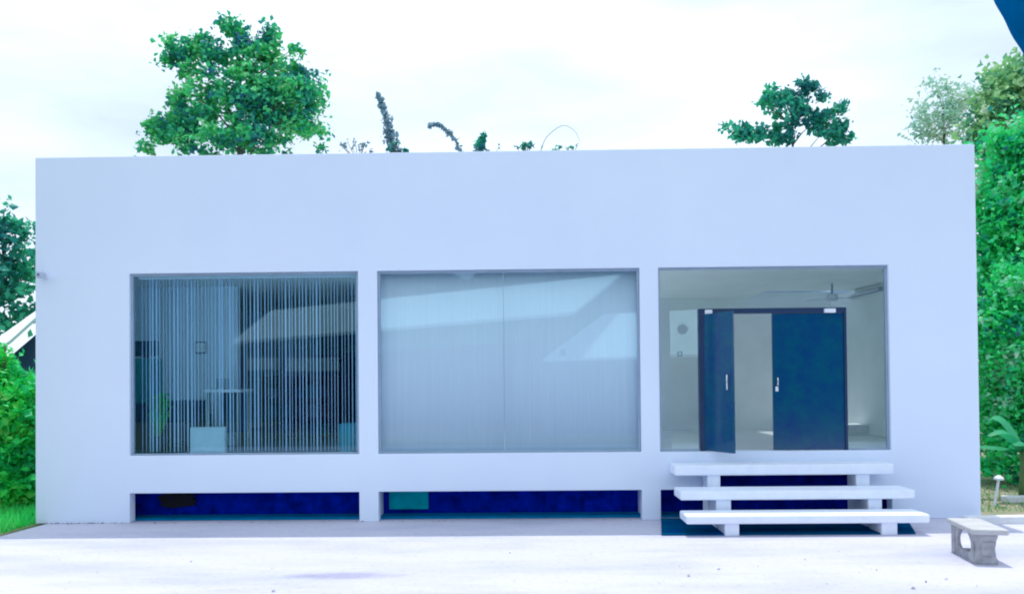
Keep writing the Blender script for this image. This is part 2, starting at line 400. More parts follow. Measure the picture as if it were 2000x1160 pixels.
tag(cl, 'closed dark blue door leaf with painted reflections')
kx, kz = X(1519, 745), Z(1519, 745)
def handle(par, x, y, z, rz=0):
    h = MB(); h.tube([(x, y, z-.05), (x, y-.05, z-.05), (x, y-.05, z+.05), (x, y, z+.05)], .011, 8)
    return h.build('handle', M['chrome'], par, 0, True)
handle(cl, kx, .045, kz)
MB().box(kx-.02, kx+.02, .035, .045, kz-.14, kz-.07).build('lock_plate', M['white'], cl)
# open leaf swung outwards
hx, hy = dx0+.08, .05; ex, ey = at(1433, 740, -.42).x, -.42
ln = math.hypot(ex-hx, ey-hy); an = math.atan2(ey-hy, ex-hx)
ol = MB().box(hx, hx+ln, hy-.02, hy+.02, z0+.01, dz1-.08, an, (hx, hy)).build('door', M['door'], building, .004)
tag(ol, 'open dark blue door leaf swung outwards')
hp = Vector((hx+math.cos(an)*(ln-.07), hy+math.sin(an)*(ln-.07)))
nrm = Vector((math.sin(an), -math.cos(an)))
h = MB(); h.tube([(hp.x, hp.y, kz-.1), (hp.x+nrm.x*.06, hp.y+nrm.y*.06, kz-.1), (hp.x+nrm.x*.06, hp.y+nrm.y*.06, kz+.1), (hp.x, hp.y, kz+.1)], .011, 8)
h.build('handle', M['chrome'], ol, 0, True)
for px, wd in ((1384, .10), (1621, .16)):
    cx = X(px, 607); q = empty('door_closer', (cx, .02, dz1-.05)); q.parent = building
    MB().box(-wd/2, wd/2, -.035, .008, -.03, .03).build('closer_body', M['white'], q, .006)
# small wall camera
wc = at(88, 538, 0); c0 = empty('security_camera', (wc.x, 0, wc.z))
tag(c0, 'small pale grey security camera high on the left end of the white wall', 'camera')
MB().box(-.045, .045, -.012, 0, -.05, .05).build('bracket', M['white'], c0, .004)
MB().tube([(0, -.012, .0), (0, -.05, -.01)], .014).build('arm', M['white'], c0)
MB().box(-.05, .05, -.15, -.05, -.05, .035).build('camera_body', mat('grey_plastic', (.45, .5, .62), .5), c0, .012)
MB().tube([(0, -.151, -.007), (0, -.162, -.007)], .014, 14).build('lens', M['bluegrey'], c0)

# ================================================================ STEPS
st = empty('entrance_steps', (0, 0, 0))
tag(st, 'white open entrance steps with three wide slabs below the dark door', 'steps')
rows = [  # px left, px right, y top face, y bottom, plane of the slab front, depth
    (1318, 1746, 907, 928, -.36, .35), (1329, 1788, 958, 976, -.76, .42), (1341, 1817, 1006, 1023, -1.17, .42)]
for i, (pl, pr, pt, pb, Y, dp) in enumerate(rows):
    a, b2 = at(pl, (pt+pb)/2, Y), at(pr, (pt+pb)/2, Y)
    zt = (at(pl, pt+1, Y).z + at(pr, pt-2, Y).z)/2; zb = (at(pl, pb+1, Y).z+at(pr, pb-2, Y).z)/2
    if i == 0: zt = min(zt, FZ-.01)
    o = MB().box(a.x, b2.x, Y, min(Y+dp, -.004), zb, zt).build('tread', M['tread'], st, .022, False, 3)
    nxt = 0 if i == 2 else None
    zlow = 0 if i == 2 else (at(1540, rows[i+1][2]-1, rows[i+1][4]+.1).z)
    for sx in ((1382, 1407), (1399, 1428), (1416, 1444))[i], ((1672, 1699), (1696, 1723), (1722, 1753))[i]:
        ym = (pb+rows[i+1][2])/2 if i < 2 else 1032
        xa, xb = at(sx[0], ym, Y+.05).x, at(sx[1], ym, Y+.05).x
        lo = 0
        MB().box(xa, xb, Y+.05, min(Y+dp-.02, -.006), lo, zb).build('support', M['tread'], st, .008)

pa, pb_ = at(1291, 1018, 0).x, at(1742, 1018, 0).x
pd = MB().prism([(pa, -.004, 0), (at(1292, 1040, -1.08).x, -1.08, 0), (at(1788, 1040, -1.08).x, -1.08, 0), (pb_+.2, -.004, 0)], (0, 0, .022)).build('step_shade_sheet', mat('step_shade_paint', (.0, .05, .20), .9, .5, 4, .2, 20, c2=(0, .09, .16), spec=0), st)  # flat dark sheet paints the shade on the ground below the steps
# ================================================================ INTERIOR THINGS
# vertical strips behind the first window
x0, x1, z0, z1 = wins[0]
vb = empty('vertical_blind', (x0, .22, z0)); tag(vb, 'pale vertical strip blind behind the left window', 'blind')
MB().box(.04, x1-x0-.04, -.03, .03, z1-z0-.06, z1-z0-.01).build('headrail', M['white'], vb)
rnd = random.Random(3); sb = MB(); n = 62
for k in range(n):
    x = .06+(x1-x0-.12)*(k+.5)/n + rnd.uniform(-.008, .008); wd = rnd.choice((.008, .010, .014, .022)); sb.box(x-wd/2, x+wd/2, -.0015, .0015, .03, z1-z0-.06, rnd.uniform(-.5, .5))
sb.build('slats', M['blind'], vb)
# drawn curtain in the middle window, two widths
x0, x1, z0, z1 = wins[1]; xm = X(984, 700)
for (a, b2, lab) in ((x0+.02, xm-.004, 'pale blue fabric screen drawn across the left half of the middle window'), (xm+.004, x1-.02, 'pale blue fabric screen drawn across the right half of the middle window')):
    cm = MB(); k = 180
    for i in range(k+1):
        x = a+(b2-a)*i/k; yy = .17+.002*math.sin(x*52)+.002*math.sin(x*17)
        cm.v += [(x, yy, z0+.02), (x, yy+.004*math.sin(x*9), (z0+z1)/2), (x, yy, z1-.02)]
    for i in range(k):
        for j in range(2):
            q = i*3+j; cm.f.append([q, q+3, q+4, q+1])
    c = cm.build('fabric_screen', M['curtain'], None, 0, True); tag(c, lab, 'screen')
    so_ = c.modifiers.new('thick', 'SOLIDIFY'); so_.thickness = .003

def slabbox(name, p0, p1, y0, y1, m, label, cat, bev=.01, parts=None):
    a, b2 = at(p0[0], p0[1], y0), at(p1[0], p1[1], y0)
    e = empty(name, ((a.x+b2.x)/2, y0, min(b2.z, a.z))); tag(e, label, cat)
    w2 = (b2.x-a.x)/2; hh = a.z-b2.z
    return e, w2, hh, y1-y0
# white cabinet and teal cabinet close to the glass
e, w2, hh, dd = slabbox('storage_cabinet', (371, 834), (440, 889), .12, .2, M['white'], 'small pale box cabinet standing at the foot of the left window', 'cabinet')
MB().box(-w2, w2, 0, .07, 0, hh).build('carcass', mat('pale_board', (.36, .48, .56), .5), e, .006)
MB().box(-w2+.01, w2-.01, -.008, 0, .02, hh-.03).build('door', mat('pale_board_front', (.38, .50, .58), .5), e)
e, w2, hh, dd = slabbox('storage_cabinet', (662, 828), (688, 889), .6, 1, M['white'], 'narrow teal cabinet at the right foot of the left window', 'cabinet')
MB().box(-w2, w2, 0, .4, 0, hh).build('carcass', mat('teal_board', (.02, .32, .42), .5), e, .006)
MB().box(-w2+.01, w2-.01, -.012, 0, .02, hh-.03).build('door', mat('teal_board_front', (.02, .36, .46), .5), e)
# tall teal locker with dark monitor
e, w2, hh, dd = slabbox('locker', (264, 700), (291, 888), 1.2, 1.7, None, 'tall teal locker in the left corner behind the strip blind', 'locker')
MB().box(-w2, w2, 0, .45, 0, hh).build('carcass', mat('teal_metal', (.01, .26, .32), .5), e, .006)
MB().box(-w2+.015, w2-.015, -.012, 0, hh*.55, hh-.02).build('door', mat('teal_metal_door', (.01, .30, .36), .5), e)
MB().box(-w2+.015, w2-.015, -.012, 0, .03, hh*.53).build('door', mat('navy_metal_door', (.01, .04, .16), .5), e)
a = at(282, 699, 1.2); tv = empty('monitor', (a.x, 1.25, a.z)); tag(tv, 'dark flat monitor on top of the teal locker', 'monitor')
MB().box(-.2, .2, -.02, .03, .03, .28).build('casing', M['darkframe'], tv, .006)
MB().box(-.185, .185, -.024, -.02, .045, .265).build('screen', mat('screen_blue', (.0, .05, .14), .15), tv)
MB().box(-.05, .05, -.03, .05, 0, .03).build('stand', M['darkframe'], tv)
# desk with white top
a, b2 = at(398, 761, 1.0), at(468, 768, 1.0)
e = empty('desk', ((a.x+b2.x)/2, 1.0, FZ)); tag(e, 'narrow desk with a white top behind the strip blind', 'desk')
w2 = (b2.x-a.x)/2; zt = a.z-FZ
MB().box(-w2, w2, 0, .6, zt-.045, zt).build('desk_top', M['white'], e, .006)
for sx in (-1, 1):
    for yy in (.04, .52): MB().box(sx*(w2-.05)-.02, sx*(w2-.05)+.02, yy, yy+.04, 0, zt-.045).build('leg', M['chrome'], e)
MB().box(-w2+.06, w2-.06, .5, .52, .25, zt-.05).build('modesty_panel', M['bluegrey'], e)
a = at(428, 748, 1.2); e = empty('laptop', (a.x, 1.25, FZ+zt)); tag(e, 'small grey laptop open on the white desk top', 'laptop')
MB().box(-.12, .12, -.1, .1, 0, .015).build('keyboard', M['chrome'], e)
MB().box(-.12, .12, .1, .112, .01, .18).build('screen', M['frame'], e)
# wall picture
a, b2 = at(382, 668, 1.88), at(402, 690, 1.88)
e = empty('picture_frame', ((a.x+b2.x)/2, 1.88, b2.z)); tag(e, 'small framed picture on the pale wall behind the strip blind', 'picture')
MB().box(-.1, .1, -.01, .015, 0, .2).build('frame', M['bluegrey'], e, .004)
MB().box(-.08, .08, -.013, -.01, .02, .18).build('print', M['room'], e)
# low navy sofa along the pale wall
a, b2 = at(290, 780, 1.2), at(372, 880, 1.2)
e = empty('sofa', ((a.x+b2.x)/2, 1.25, FZ)); tag(e, 'low dark navy sofa against the pale wall in the left room', 'sofa')
w2 = (b2.x-a.x)/2+.05; nm = mat('navy_fabric', (.02, .04, .12), .9, .3, 6, .3, 60); nm2 = mat('violet_fabric', (.05, .05, .14), .9, .3, 6, .3, 60)
MB().box(-w2, w2, 0, .6, .08, .4).build('seat', nm2, e, .04)
MB().box(-w2, w2, .42, .6, .4, .78).build('backrest', nm, e, .04)
for sx in (-1, 1): MB().box(sx*w2-.05, sx*w2+.05, -.01, .6, .0, .55).build('armrest', nm, e, .03)
# shelf with boxes, in the dark right-hand part of the left room
a, b2 = at(512, 735, 3.2), at(655, 850, 3.2)
e = empty('shelving_unit', ((a.x+b2.x)/2, 3.2, FZ)); tag(e, 'long dark maroon shelving unit deep in the left room', 'shelf')
w2 = (b2.x-a.x)/2; sh = a.z-FZ
for sx in (-1, 1): MB().box(sx*w2-.03, sx*w2+.03, 0, .4, 0, sh).build('side_panel', M['maroon'], e)
for q in range(4): MB().box(-w2+.03, w2-.03, 0, .38, sh*(q+.05)/3.3, sh*(q+.05)/3.3+.03).build('shelf', M['maroon'], e)
MB().box(-w2+.03, w2-.03, .38, .4, 0, sh).build('back_panel', mat('maroon_board', (.07, .015, .06), .7, .4, 3), e)
sc = [(.07, .03, .10), (.02, .06, .18), (.14, .18, .3), (.01, .12, .16), (.10, .02, .06)]
rr = random.Random(11)
for q in range(3):
    x = -w2+.1
    lab = ['lowest', 'middle', 'upper'][q]; k = 0
    words = ['left end', 'left of centre', 'centre', 'right of centre', 'right end']
    while k < 5:
        bw = (2*w2-.3)/5*.8; zz = sh*(q+.05)/3.3+.03
        bx = empty('storage_box', (e.location.x+x+bw/2, 3.36, FZ+zz))
        cn = ['violet', 'blue', 'pale grey', 'teal', 'dark red']; ci = (k*2+q) % 5
        tag(bx, '%s box on the %s shelf of the maroon unit at the %s' % (cn[ci], lab, words[k]), 'box', 'boxes on the maroon shelving unit')
        m_ = M.setdefault('box%d' % ci, mat('box_card', sc[ci], .7, .3, 5))
        hh = rr.uniform(.14, .24)
        MB().box(-bw/2, bw/2, -.14, .14, 0, hh).build('carton', m_, bx, .006)
        MB().box(-bw/2-.008, bw/2+.008, -.148, .148, hh, hh+.03).build('lid', m_, bx, .004)
        x += (2*w2-.3)/5+.03; k += 1
# potted plant behind the strips
def frond_plant(base, hgt, n, L, m, name, label, potm, seed, potr=.13, wleaf=.05):
    e = empty(name, base); tag(e, label, 'plant'); r_ = random.Random(seed)
    if potm:
        MB().tube([(0, 0, 0), (0, 0, .22), (0, 0, .25)], [potr*.75, potr, potr*1.08], 18).build('pot', potm, e, 0, True)
    lf = MB(); stm = MB()
    for i in range(n):
        a = r_.uniform(0, 6.28); h0 = r_.uniform(.25, hgt*.7); rd = r_.uniform(.3, 1)*L
        p = [Vector((0, 0, .2)), Vector((math.cos(a)*rd*.3, math.sin(a)*rd*.3, h0)), Vector((math.cos(a)*rd*.7, math.sin(a)*rd*.7, h0+hgt*.25)), Vector((math.cos(a)*rd, math.sin(a)*rd, h0+hgt*.2))]
        stm.tube(p[:3], .008, 5)
        side = Vector((-math.sin(a), math.cos(a), 0))
        q = [p[1], (p[1]+p[2])/2, p[2], p[3]]; wd = [.2, 1, .8, .05]
        for j in range(3):
            lf.poly([q[j]-side*wd[j]*wleaf, q[j]+side*wd[j]*wleaf, q[j+1]+side*wd[j+1]*wleaf, q[j+1]-side*wd[j+1]*wleaf])
    stm.build('stem', M['lime_leaf'], e); lf.build('foliage', m, e)
    return e
p = at(312, 880, .8)
frond_plant((p.x, .75, FZ), 1.0, 26, .3, M['lime_leaf'], 'potted_plant', 'leafy green potted plant behind the strip blind at left', M['bluegrey'], 5)

# entrance room fittings
p = at(1333, 643, 4.58)
e = empty('wall_clock', (p.x, 4.6, p.z)); tag(e, 'round grey clock on the wall left of the dark door', 'clock')
MB().tube([(0, 0, 0), (0, -.04, 0)], .10, 24).build('clock_case', mat('clock_case_grey', (.30, .30, .38), .5), e)
MB().tube([(0, -.041, 0), (0, -.045, 0)], .075, 24).build('clock_face', mat('clock_face_grey', (.3, .27, .36), .5), e)
p = at(1328, 691, 4.58); e = empty('light_switch', (p.x, 4.6, p.z)); tag(e, 'tiny dark light switch below the round clock', 'switch')
MB().box(-.05, .05, -.02, 0, -.05, .05).build('plate', M['frame'], e, .004)
MB().box(-.02, .02, -.03, -.02, -.03, .03).build('rocker', M['white'], e)
p = at(1625, 556, 2.4); e = empty('ceiling_fan', (p.x, 2.4, zw1+.04)); tag(e, 'ceiling fan hanging above the dark double door', 'fan')
dz = (zw1+.04)-at(1625, 583, 2.4).z
MB().tube([(0, 0, 0), (0, 0, -dz+.05)], .018, 10).build('rod', M['frame'], e)
MB().tube([(0, 0, -dz+.09), (0, 0, -dz+.07), (0, 0, -dz-.03), (0, 0, -dz-.05)], [.03, .09, .09, .04], 18).build('motor', M['white'], e, 0, True)
for k in range(3):
    a = .12+k*2.094
    MB().box(.09, .48, -.05, .05, -dz, -dz+.012, 0).build('blade', M['white'], e).rotation_euler = (0, 0, a)
p = at(1695, 572, 3.0); e = empty('tube_light', (BX1-.02, 3.0, p.z)); tag(e, 'long grey tube light high on the right wall of the entrance room', 'light fitting')
MB().box(-.05, 0, -.65, .65, -.03, .03).build('housing', M['frame'], e, .004)
MB().tube([(-.075, -.6, 0), (-.075, .6, 0)], .018, 10).build('tube', M['white'], e)
p = at(1685, 850, 2.6)
e = empty('low_bench_cabinet', (p.x+.1, 3.0, FZ)); tag(e, 'low white cabinet on the floor right of the dark door', 'cabinet')
MB().box(-.45, .45, 0, .4, 0, .16).build('carcass', M['white'], e, .006)
MB().box(-.47, .47, -.01, .42, .16, .19).build('cabinet_top', M['white'], e, .004)

# ================================================================ HOUSES ACROSS THE YARD (seen in the glass)
oh = empty('porch_house', (0, 0, 0)); tag(oh, 'single storey house with pale metal roof mirrored in the windows', 'house')
eL, eR, rR, rL = opp(452, 667, 20), opp(1120, 609, 14.5), opp(1212, 536, 18), opp(530, 606, 24)
MB().prism([eL, eR, rR, rL], (0, 0, -.12)).build('roof', M['roofmetal'], oh)
bx0, bx1 = eL.x+.8, eR.x-.8
byf = -18.4
MB().prism([(bx0, -24, 0), (bx1, -19.2, 0), (bx1, -19.2, 3.6), (bx0, -24, 3.2)], (0, -.25, 0)).build('wall', M['maroon'], oh)
q0, q1 = opp(484, 699, 19.5), opp(548, 722, 19.5)
MB().box(q0.x, q1.x, q0.y, q0.y+.08, q1.z, q0.z).build('fascia_board', M['roofmetal'], oh)
q0, q1 = opp(556, 699, 19), opp(664, 724, 19)
MB().box(q0.x, q1.x, q0.y, q0.y+.08, q1.z, q0.z).build('fascia_board', M['roofmetal'], oh)
for px in (470, 552, 670, 900, 1100):
    q = opp(px, 700, 19.3-(px-470)*.006); MB().box(q.x-.09, q.x+.09, q.y-.2, q.y-.02, 0, 3.1).build('post', M['bluegrey'], oh)
h2 = empty('garage', (0, 0, 0)); tag(h2, 'low shed with pale roof mirrored in the entrance glass', 'shed')
a, b2, c_, d_ = opp(1060, 701, 15.4), opp(1420, 690, 15.4), opp(1420, 602, 18.2), opp(1180, 613, 18.2)
MB().prism([a, b2, c_, d_], (0, 0, -.1)).build('roof', M['roofmetal'], h2)
MB().box(a.x+.4, b2.x-.4, -20, -16.4, 0, a.z-.15).build('wall', M['bluegrey'], h2)

# ================================================================ TREES
def leaf_tris(lf, p, size, r_, up=.5):
    n = Vector((r_.gauss(0, 1), r_.gauss(0, 1), r_.gauss(0, 1)+up*1.5)).normalized()
    t = n.orthogonal().normalized(); t = (Matrix.Rotation(r_.uniform(0, 6.28), 3, n) @ t)
    s_ = n.cross(t); L = size*r_.uniform(.5, 1.5); w_ = L*r_.uniform(.28, .4)
    k = len(lf.v)
    lf.v += [tuple(p-t*L*.5), tuple(p-t*L*.05+s_*w_+n*w_*.25), tuple(p+t*L*.5-n*L*.12), tuple(p-t*L*.05-s_*w_+n*w_*.25)]
    lf.f += [[k, k+1, k+2], [k, k+2, k+3]]
def tree(name, label, cat, blobs, Y, base, leafm, seed, nclump, nleaf, size, crad, group=None, barkr=.16, depth=.8, limbs=12, limbr=.035, twigs=True):
    """blobs: (px, py, rx, ry) ellipses of the crown as it stands at distance Y"""
    r_ = random.Random(seed)
    sc = F/(Y-CAM.y)
    e = empty(name, base); tag(e, label, cat, group); B = Vector(base)
    cents = []
    area = [b[2]*b[3] for b in blobs]; tot = sum(area)
    for b_, a_ in zip(blobs, area):
        c = at(b_[0], b_[1], Y); rx, rz = b_[2]/sc, b_[3]/sc
        for _ in range(max(1, int(round(nclump*a_/tot)))):
            while True:
                u = Vector((r_.uniform(-1, 1), r_.uniform(-1, 1), r_.uniform(-1, 1)))
                if u.length <= 1: break
            cents.append(Vector((c.x+u.x*rx, c.y+u.y*max(rx, rz)*depth, c.z+u.z*rz)))
    lf = MB()
    for c in cents:
        k = r_.uniform(.6, 1.2)
        for _ in range(int(nleaf*r_.uniform(.5, 1.4))):
            d = Vector((r_.gauss(0, 1), r_.gauss(0, 1), r_.gauss(0, .8)))*crad*k*.55
            leaf_tris(lf, c+d-B, size, r_)
    tk = MB()
    zc = min(c.z for c in cents); top = Vector((sum(c.x for c in cents)/len(cents), sum(c.y for c in cents)/len(cents), max(zc, B.z+1)+(max(c.z for c in cents)-zc)*.65))
    path = [B+Vector((0, 0, -.2)), B.lerp(top, .35)+Vector((r_.uniform(-.15, .15), 0, 0)), B.lerp(top, .7), top]
    tk.tube([v-B for v in path], [barkr*1.25, barkr, barkr*.6, barkr*.15], 9)
    for c in r_.sample(cents, min(limbs, len(cents))):
        hd = math.hypot(c.x-top.x, c.y-top.y)
        t_ = min(.97, max(.12, (c.z-.55*hd-.25-B.z)/(top.z-B.z)))
        s0 = B.lerp(path[1], t_/.35) if t_ < .35 else (path[1].lerp(path[2], (t_-.35)/.35) if t_ < .7 else path[2].lerp(top, (t_-.7)/.3))
        mid = s0.lerp(c, .5)+Vector((r_.uniform(-.1, .1), 0, r_.uniform(-.12, .2)))
        tk.tube([s0-B, mid-B, c-B], [limbr*1.3, limbr*.8, limbr*.25], 6)
    tk.build('trunk', M['bark'], e, 0, True); lf.build('crown', leafm, e)
    return e
LM_big = leafmat('broad_leaf', [(.005, .03, .10), (.01, .075, .10), (.02, .13, .09), (.035, .19, .075), (.10, .22, .08), (.26, .27, .17)], .2, pscale=1.2)
LM_teal = leafmat('teal_leaf', [(.006, .05, .08), (.012, .09, .09), (.025, .15, .10), (.06, .2, .12)], .22)
LM_haze = leafmat('hazed_leaf', [(.20, .16, .22), (.26, .20, .24), (.36, .24, .24), (.5, .30, .3)], .3)  # distance haze is put into these pale leaf colours
LM_hedge = leafmat('hedge_leaf', [(.003, .03, .05), (.005, .10, .09), (.01, .20, .08), (.02, .28, .05), (.10, .34, .16), (.3, .4, .36)], .35, pscale=1.6)
LM_olive = leafmat('olive_leaf', [(.03, .08, .09), (.10, .14, .09), (.24, .20, .10), (.42, .27, .22)], .25, pscale=1.4)
LM_bamboo = leafmat('hazed_bamboo_leaf', [(.10, .08, .14), (.15, .11, .17), (.2, .14, .17)], .2)  # grey-blue leaves carry the distance haze in their colour

# big broad-leaved tree behind the roof
big = [(470, 215, 120, 85), (400, 130, 55, 50), (520, 130, 62, 48), (560, 200, 62, 70), (350, 250, 55, 50), (440, 55, 22, 20), (462, 62, 16, 16), (395, 68, 16, 16),
       (345, 98, 24, 20), (322, 112, 12, 12), (530, 75, 20, 18), (578, 95, 14, 16), (480, 90, 20, 18), (605, 150, 22, 22), (617, 195, 16, 22), (600, 250, 32, 30),
       (305, 260, 20, 30), (293, 285, 14, 16), (625, 288, 14, 8), (440, 285, 140, 20), (335, 190, 22, 16)]
bb = at(470, 700, 8.5); tree('broadleaf_tree', 'large round broad leaved tree behind the left part of the white roof', 'tree', big, 8.5, (bb.x, 8.5, -.03), LM_big, 21, 340, 52, .135, .22, 'trees behind the white building', .15, .7, 22, .025)
b3 = [(1540, 215, 30, 60), (1500, 205, 26, 24), (1575, 165, 16, 12), (1480, 262, 50, 20), (1445, 262, 26, 22), (1580, 200, 26, 34), (1610, 235, 36, 32), (1635, 262, 34, 20), (1636, 205, 16, 10),
      (1410, 245, 10, 5), (1660, 243, 14, 4), (1502, 180, 10, 12), (1530, 262, 26, 22), (1655, 268, 14, 14)]
bb = at(1540, 700, 8); tree('broadleaf_tree', 'sparse dark broad leaved tree above the right part of the roof', 'tree', b3, 8, (bb.x, 8, -.03), LM_teal, 5, 105, 36, .14, .17, 'trees behind the white building', .08, .6, 20, .018)
b4 = [(1830, 225, 55, 50), (1800, 250, 38, 32), (1850, 175, 24, 22), (1822, 165, 12, 14), (1880, 230, 36, 50), (1870, 190, 24, 26), (1790, 222, 18, 16)]
bb = at(1850, 700, 15); tree('feathery_tree', 'pale grey feathery tree left of the green hedge trees', 'tree', b4, 15, (bb.x, 15, -.03), LM_haze, 9, 80, 22, .15, .34, 'trees behind the white building', .08, .7, 16, .012)
b5 = [(1985, 175, 60, 55), (1950, 235, 46, 60), (2040, 260, 110, 90), (1925, 262, 22, 30), (1990, 330, 70, 70)]
bb = at(2060, 700, 9); tree('olive_tree', 'olive green dense tree rising above the right corner of the building', 'tree', b5, 9, (bb.x, 9, -.03), LM_olive, 12, 230, 60, .17, .42, 'trees beside the building', .2, .6, 20)
b6 = [(1965, 460, 60, 110), (1935, 400, 26, 90), (2040, 500, 90, 200), (1945, 560, 30, 90), (1990, 300, 60, 60)]
bb = at(2050, 900, 5); tree('leafy_tree', 'bright green dense tree filling the right side beside the wall', 'tree', b6, 5, (bb.x, 5, -.03), LM_hedge, 13, 360, 60, .12, .46, 'trees beside the building', .18, .5, 24)
b7 = [(1990, 555, 26, 60), (1938, 640, 18, 50), (2030, 610, 50, 60), (1975, 740, 60, 130), (1940, 850, 26, 100), (2050, 800, 90, 180), (1960, 640, 45, 80)]
bb = at(2040, 960, 3.5); tree('leafy_bush', 'tall green bush at the right of the building above the bare soil', 'bush', b7, 3.5, (bb.x, 3.5, -.03), LM_hedge, 14, 330, 64, .11, .40, 'bushes beside the building', .12, .5, 24)
b8 = [(25, 470, 36, 40), (45, 440, 26, 28), (10, 420, 16, 14), (50, 520, 34, 34), (20, 560, 50, 50), (-30, 520, 50, 70), (55, 585, 20, 40), (-20, 620, 60, 40)]
bb = at(-60, 900, 7); tree('teal_tree', 'dark teal green tree at the left behind the shed roof', 'tree', b8, 7, (bb.x, 7, -.03), LM_teal, 15, 66, 34, .17, .30, 'trees beside the building', .16, .6, 20)
b9 = [(30, 830, 60, 110), (-30, 800, 60, 130), (50, 900, 35, 80), (20, 960, 60, 50)]
bb = at(0, 1000, 1.2); tree('lime_bush', 'bright lime green bush at the left end of the building', 'bush', b9, 1.2, (bb.x, 1.2, -.03), M['lime_leaf'], 16, 260, 54, .12, .22, 'bushes beside the building', .07, .5, 20, .02)
b10 = [(5, 765, 50, 45), (50, 800, 30, 50), (-30, 770, 60, 60)]
bb = at(-10, 960, 3.2); tree('leafy_bush', 'green bush below the shed roof at the far left', 'bush', b10, 3.2, (bb.x, 3.2, -.03), LM_hedge, 17, 150, 50, .13, .26, 'bushes beside the building', .08, .5, 16, .02)
# dark woodland closing the view low on both sides
for i, (px, Y, cx, lab) in enumerate(((-150, 13, 700, 'dark tree behind the left end of the building'), (2250, 14, 700, 'dark tree far behind the right end of the building'))):
    bl = [(px, 480+i*0, 190, 190), (px, 700, 220, 160)] if i else [(px, 800, 230, 130), (px+60, 900, 200, 100)]
    bb = at(px, 800, Y); tree('shade_tree', lab, 'tree', bl, Y, (bb.x, Y, -.03), LM_teal, 40+i, 300, 40, .24, .5, 'trees beside the building', .2, .5, 16)

# bamboo culms over the roof: tapered arching stems with short leaves
def culm(name, label, pts, Y, r0, dens, lsize, seed, leafm=LM_bamboo, taper=.3, spread=.12):
    base = at(pts[0][0], 900, Y); e = empty(name, (base.x, Y, -.03)); tag(e, label, 'bamboo', 'bamboo shoots above the roof')
    B = Vector((base.x, Y, -.03)); P = [B]+[at(a, b_, Y) for a, b_ in pts]; n = len(P)
    # densify
    Q = []
    for i in range(n-1):
        for k in range(6):
            t = k/6; p0 = P[max(i-1, 0)]; p1 = P[i]; p2 = P[i+1]; p3 = P[min(i+2, n-1)]
            if i == 0: Q.append(p1.lerp(p2, t)); continue
            if i == 1: p0 = p1
            Q.append(.5*((2*p1)+(p2-p0)*t+(2*p0-5*p1+4*p2-p3)*t*t+(3*p1-p0-3*p2+p3)*t*t*t))
    Q.append(P[-1]); m = len(Q)
    MB().tube([q-B for q in Q], [r0*(1-(1-taper)*i/m) for i in range(m)], 6).build('culm', mat('culm_skin', (.12, .2, .2), .6), e, 0, True)
    r_ = random.Random(seed); lf = MB()
    for i in range(6, m):
        f_ = (i-6)/(m-6)
        for _ in range(int(dens*(1-.6*f_))):
            d = Vector((r_.gauss(0, 1), r_.gauss(0, 1), r_.gauss(0, 1)))*spread*(1-.75*f_)
            leaf_tris(lf, Q[i]-B+d, lsize, r_, 0)
    lf.build('foliage', leafm, e); return e
culm('bamboo', 'tall pointed grey bamboo shoot above the roof right of the large tree', [(770, 300), (762, 260), (750, 220), (738, 186)], 9, .04, 34, .12, 1, spread=.10)
culm('bamboo', 'arching bamboo shoot bending left above the middle of the roof', [(925, 345), (902, 300), (886, 270), (868, 252), (848, 243), (838, 250)], 9, .022, 7, .14, 2, spread=.05)
culm('bamboo', 'faint thin bamboo arch above the roof right of the middle', [(1040, 340), (1056, 296), (1068, 268), (1098, 246), (1122, 256), (1134, 280)], 10, .014, 1.2, .08, 3, spread=.02)
culm('bamboo', 'short dark bamboo tuft above the middle of the roof', [(938, 298), (938, 280), (944, 264)], 9, .03, 12, .17, 4, LM_teal, spread=.09)
def tuft(label, px, py, wpx, hpx, Y, n, m, seed, ls=.16):
    bb = at(px, 900, Y); B = Vector((bb.x, Y, -.03)); e = empty('shrub_top', B); tag(e, label, 'shrub', 'shrub tops above the roof')
    r_ = random.Random(seed); lf = MB(); tk = MB(); c = at(px, py, Y); sc = F/(Y-CAM.y)
    tk.tube([(0, 0, 0), c-B-Vector((0, 0, .4))], [.04, .02], 6)
    for _ in range(n):
        u = r_.uniform(-1, 1); p = c+Vector((u*wpx/sc, r_.uniform(-.3, .3), r_.uniform(-.3, 1)*hpx/sc*(1-.5*abs(u))))
        tk.tube([c-B-Vector((0, 0, .4)), p-B], [.012, .006], 5)
        for k in range(5): leaf_tris(lf, p-B+Vector((r_.gauss(0, .04), r_.gauss(0, .04), r_.gauss(0, .04))), ls, r_, 0)
    tk.build('stem', M['bark'], e); lf.build('foliage', m, e)
tuft('sparse twiggy shrub top beside the pointed bamboo shoot', 700, 292, 30, 20, 9, 12, LM_bamboo, 31, .11)
tuft('low leafy shrub top at the foot of the pointed bamboo shoot', 778, 294, 16, 7, 9, 9, LM_teal, 32, .14)
tuft('small dark shrub top left of the faint bamboo arch', 1022, 290, 16, 10, 9, 10, LM_teal, 33, .13)
tuft('tiny shrub top under the left of the faint bamboo arch', 1085, 292, 10, 5, 10, 4, LM_teal, 34, .11)
tuft('tiny shrub top under the right end of the faint bamboo arch', 1118, 291, 12, 5, 10, 5, LM_teal, 35, .12)
tuft('thin leafy twigs either side of the dark bamboo tuft', 948, 296, 30, 6, 9, 9, LM_bamboo, 36, .09)

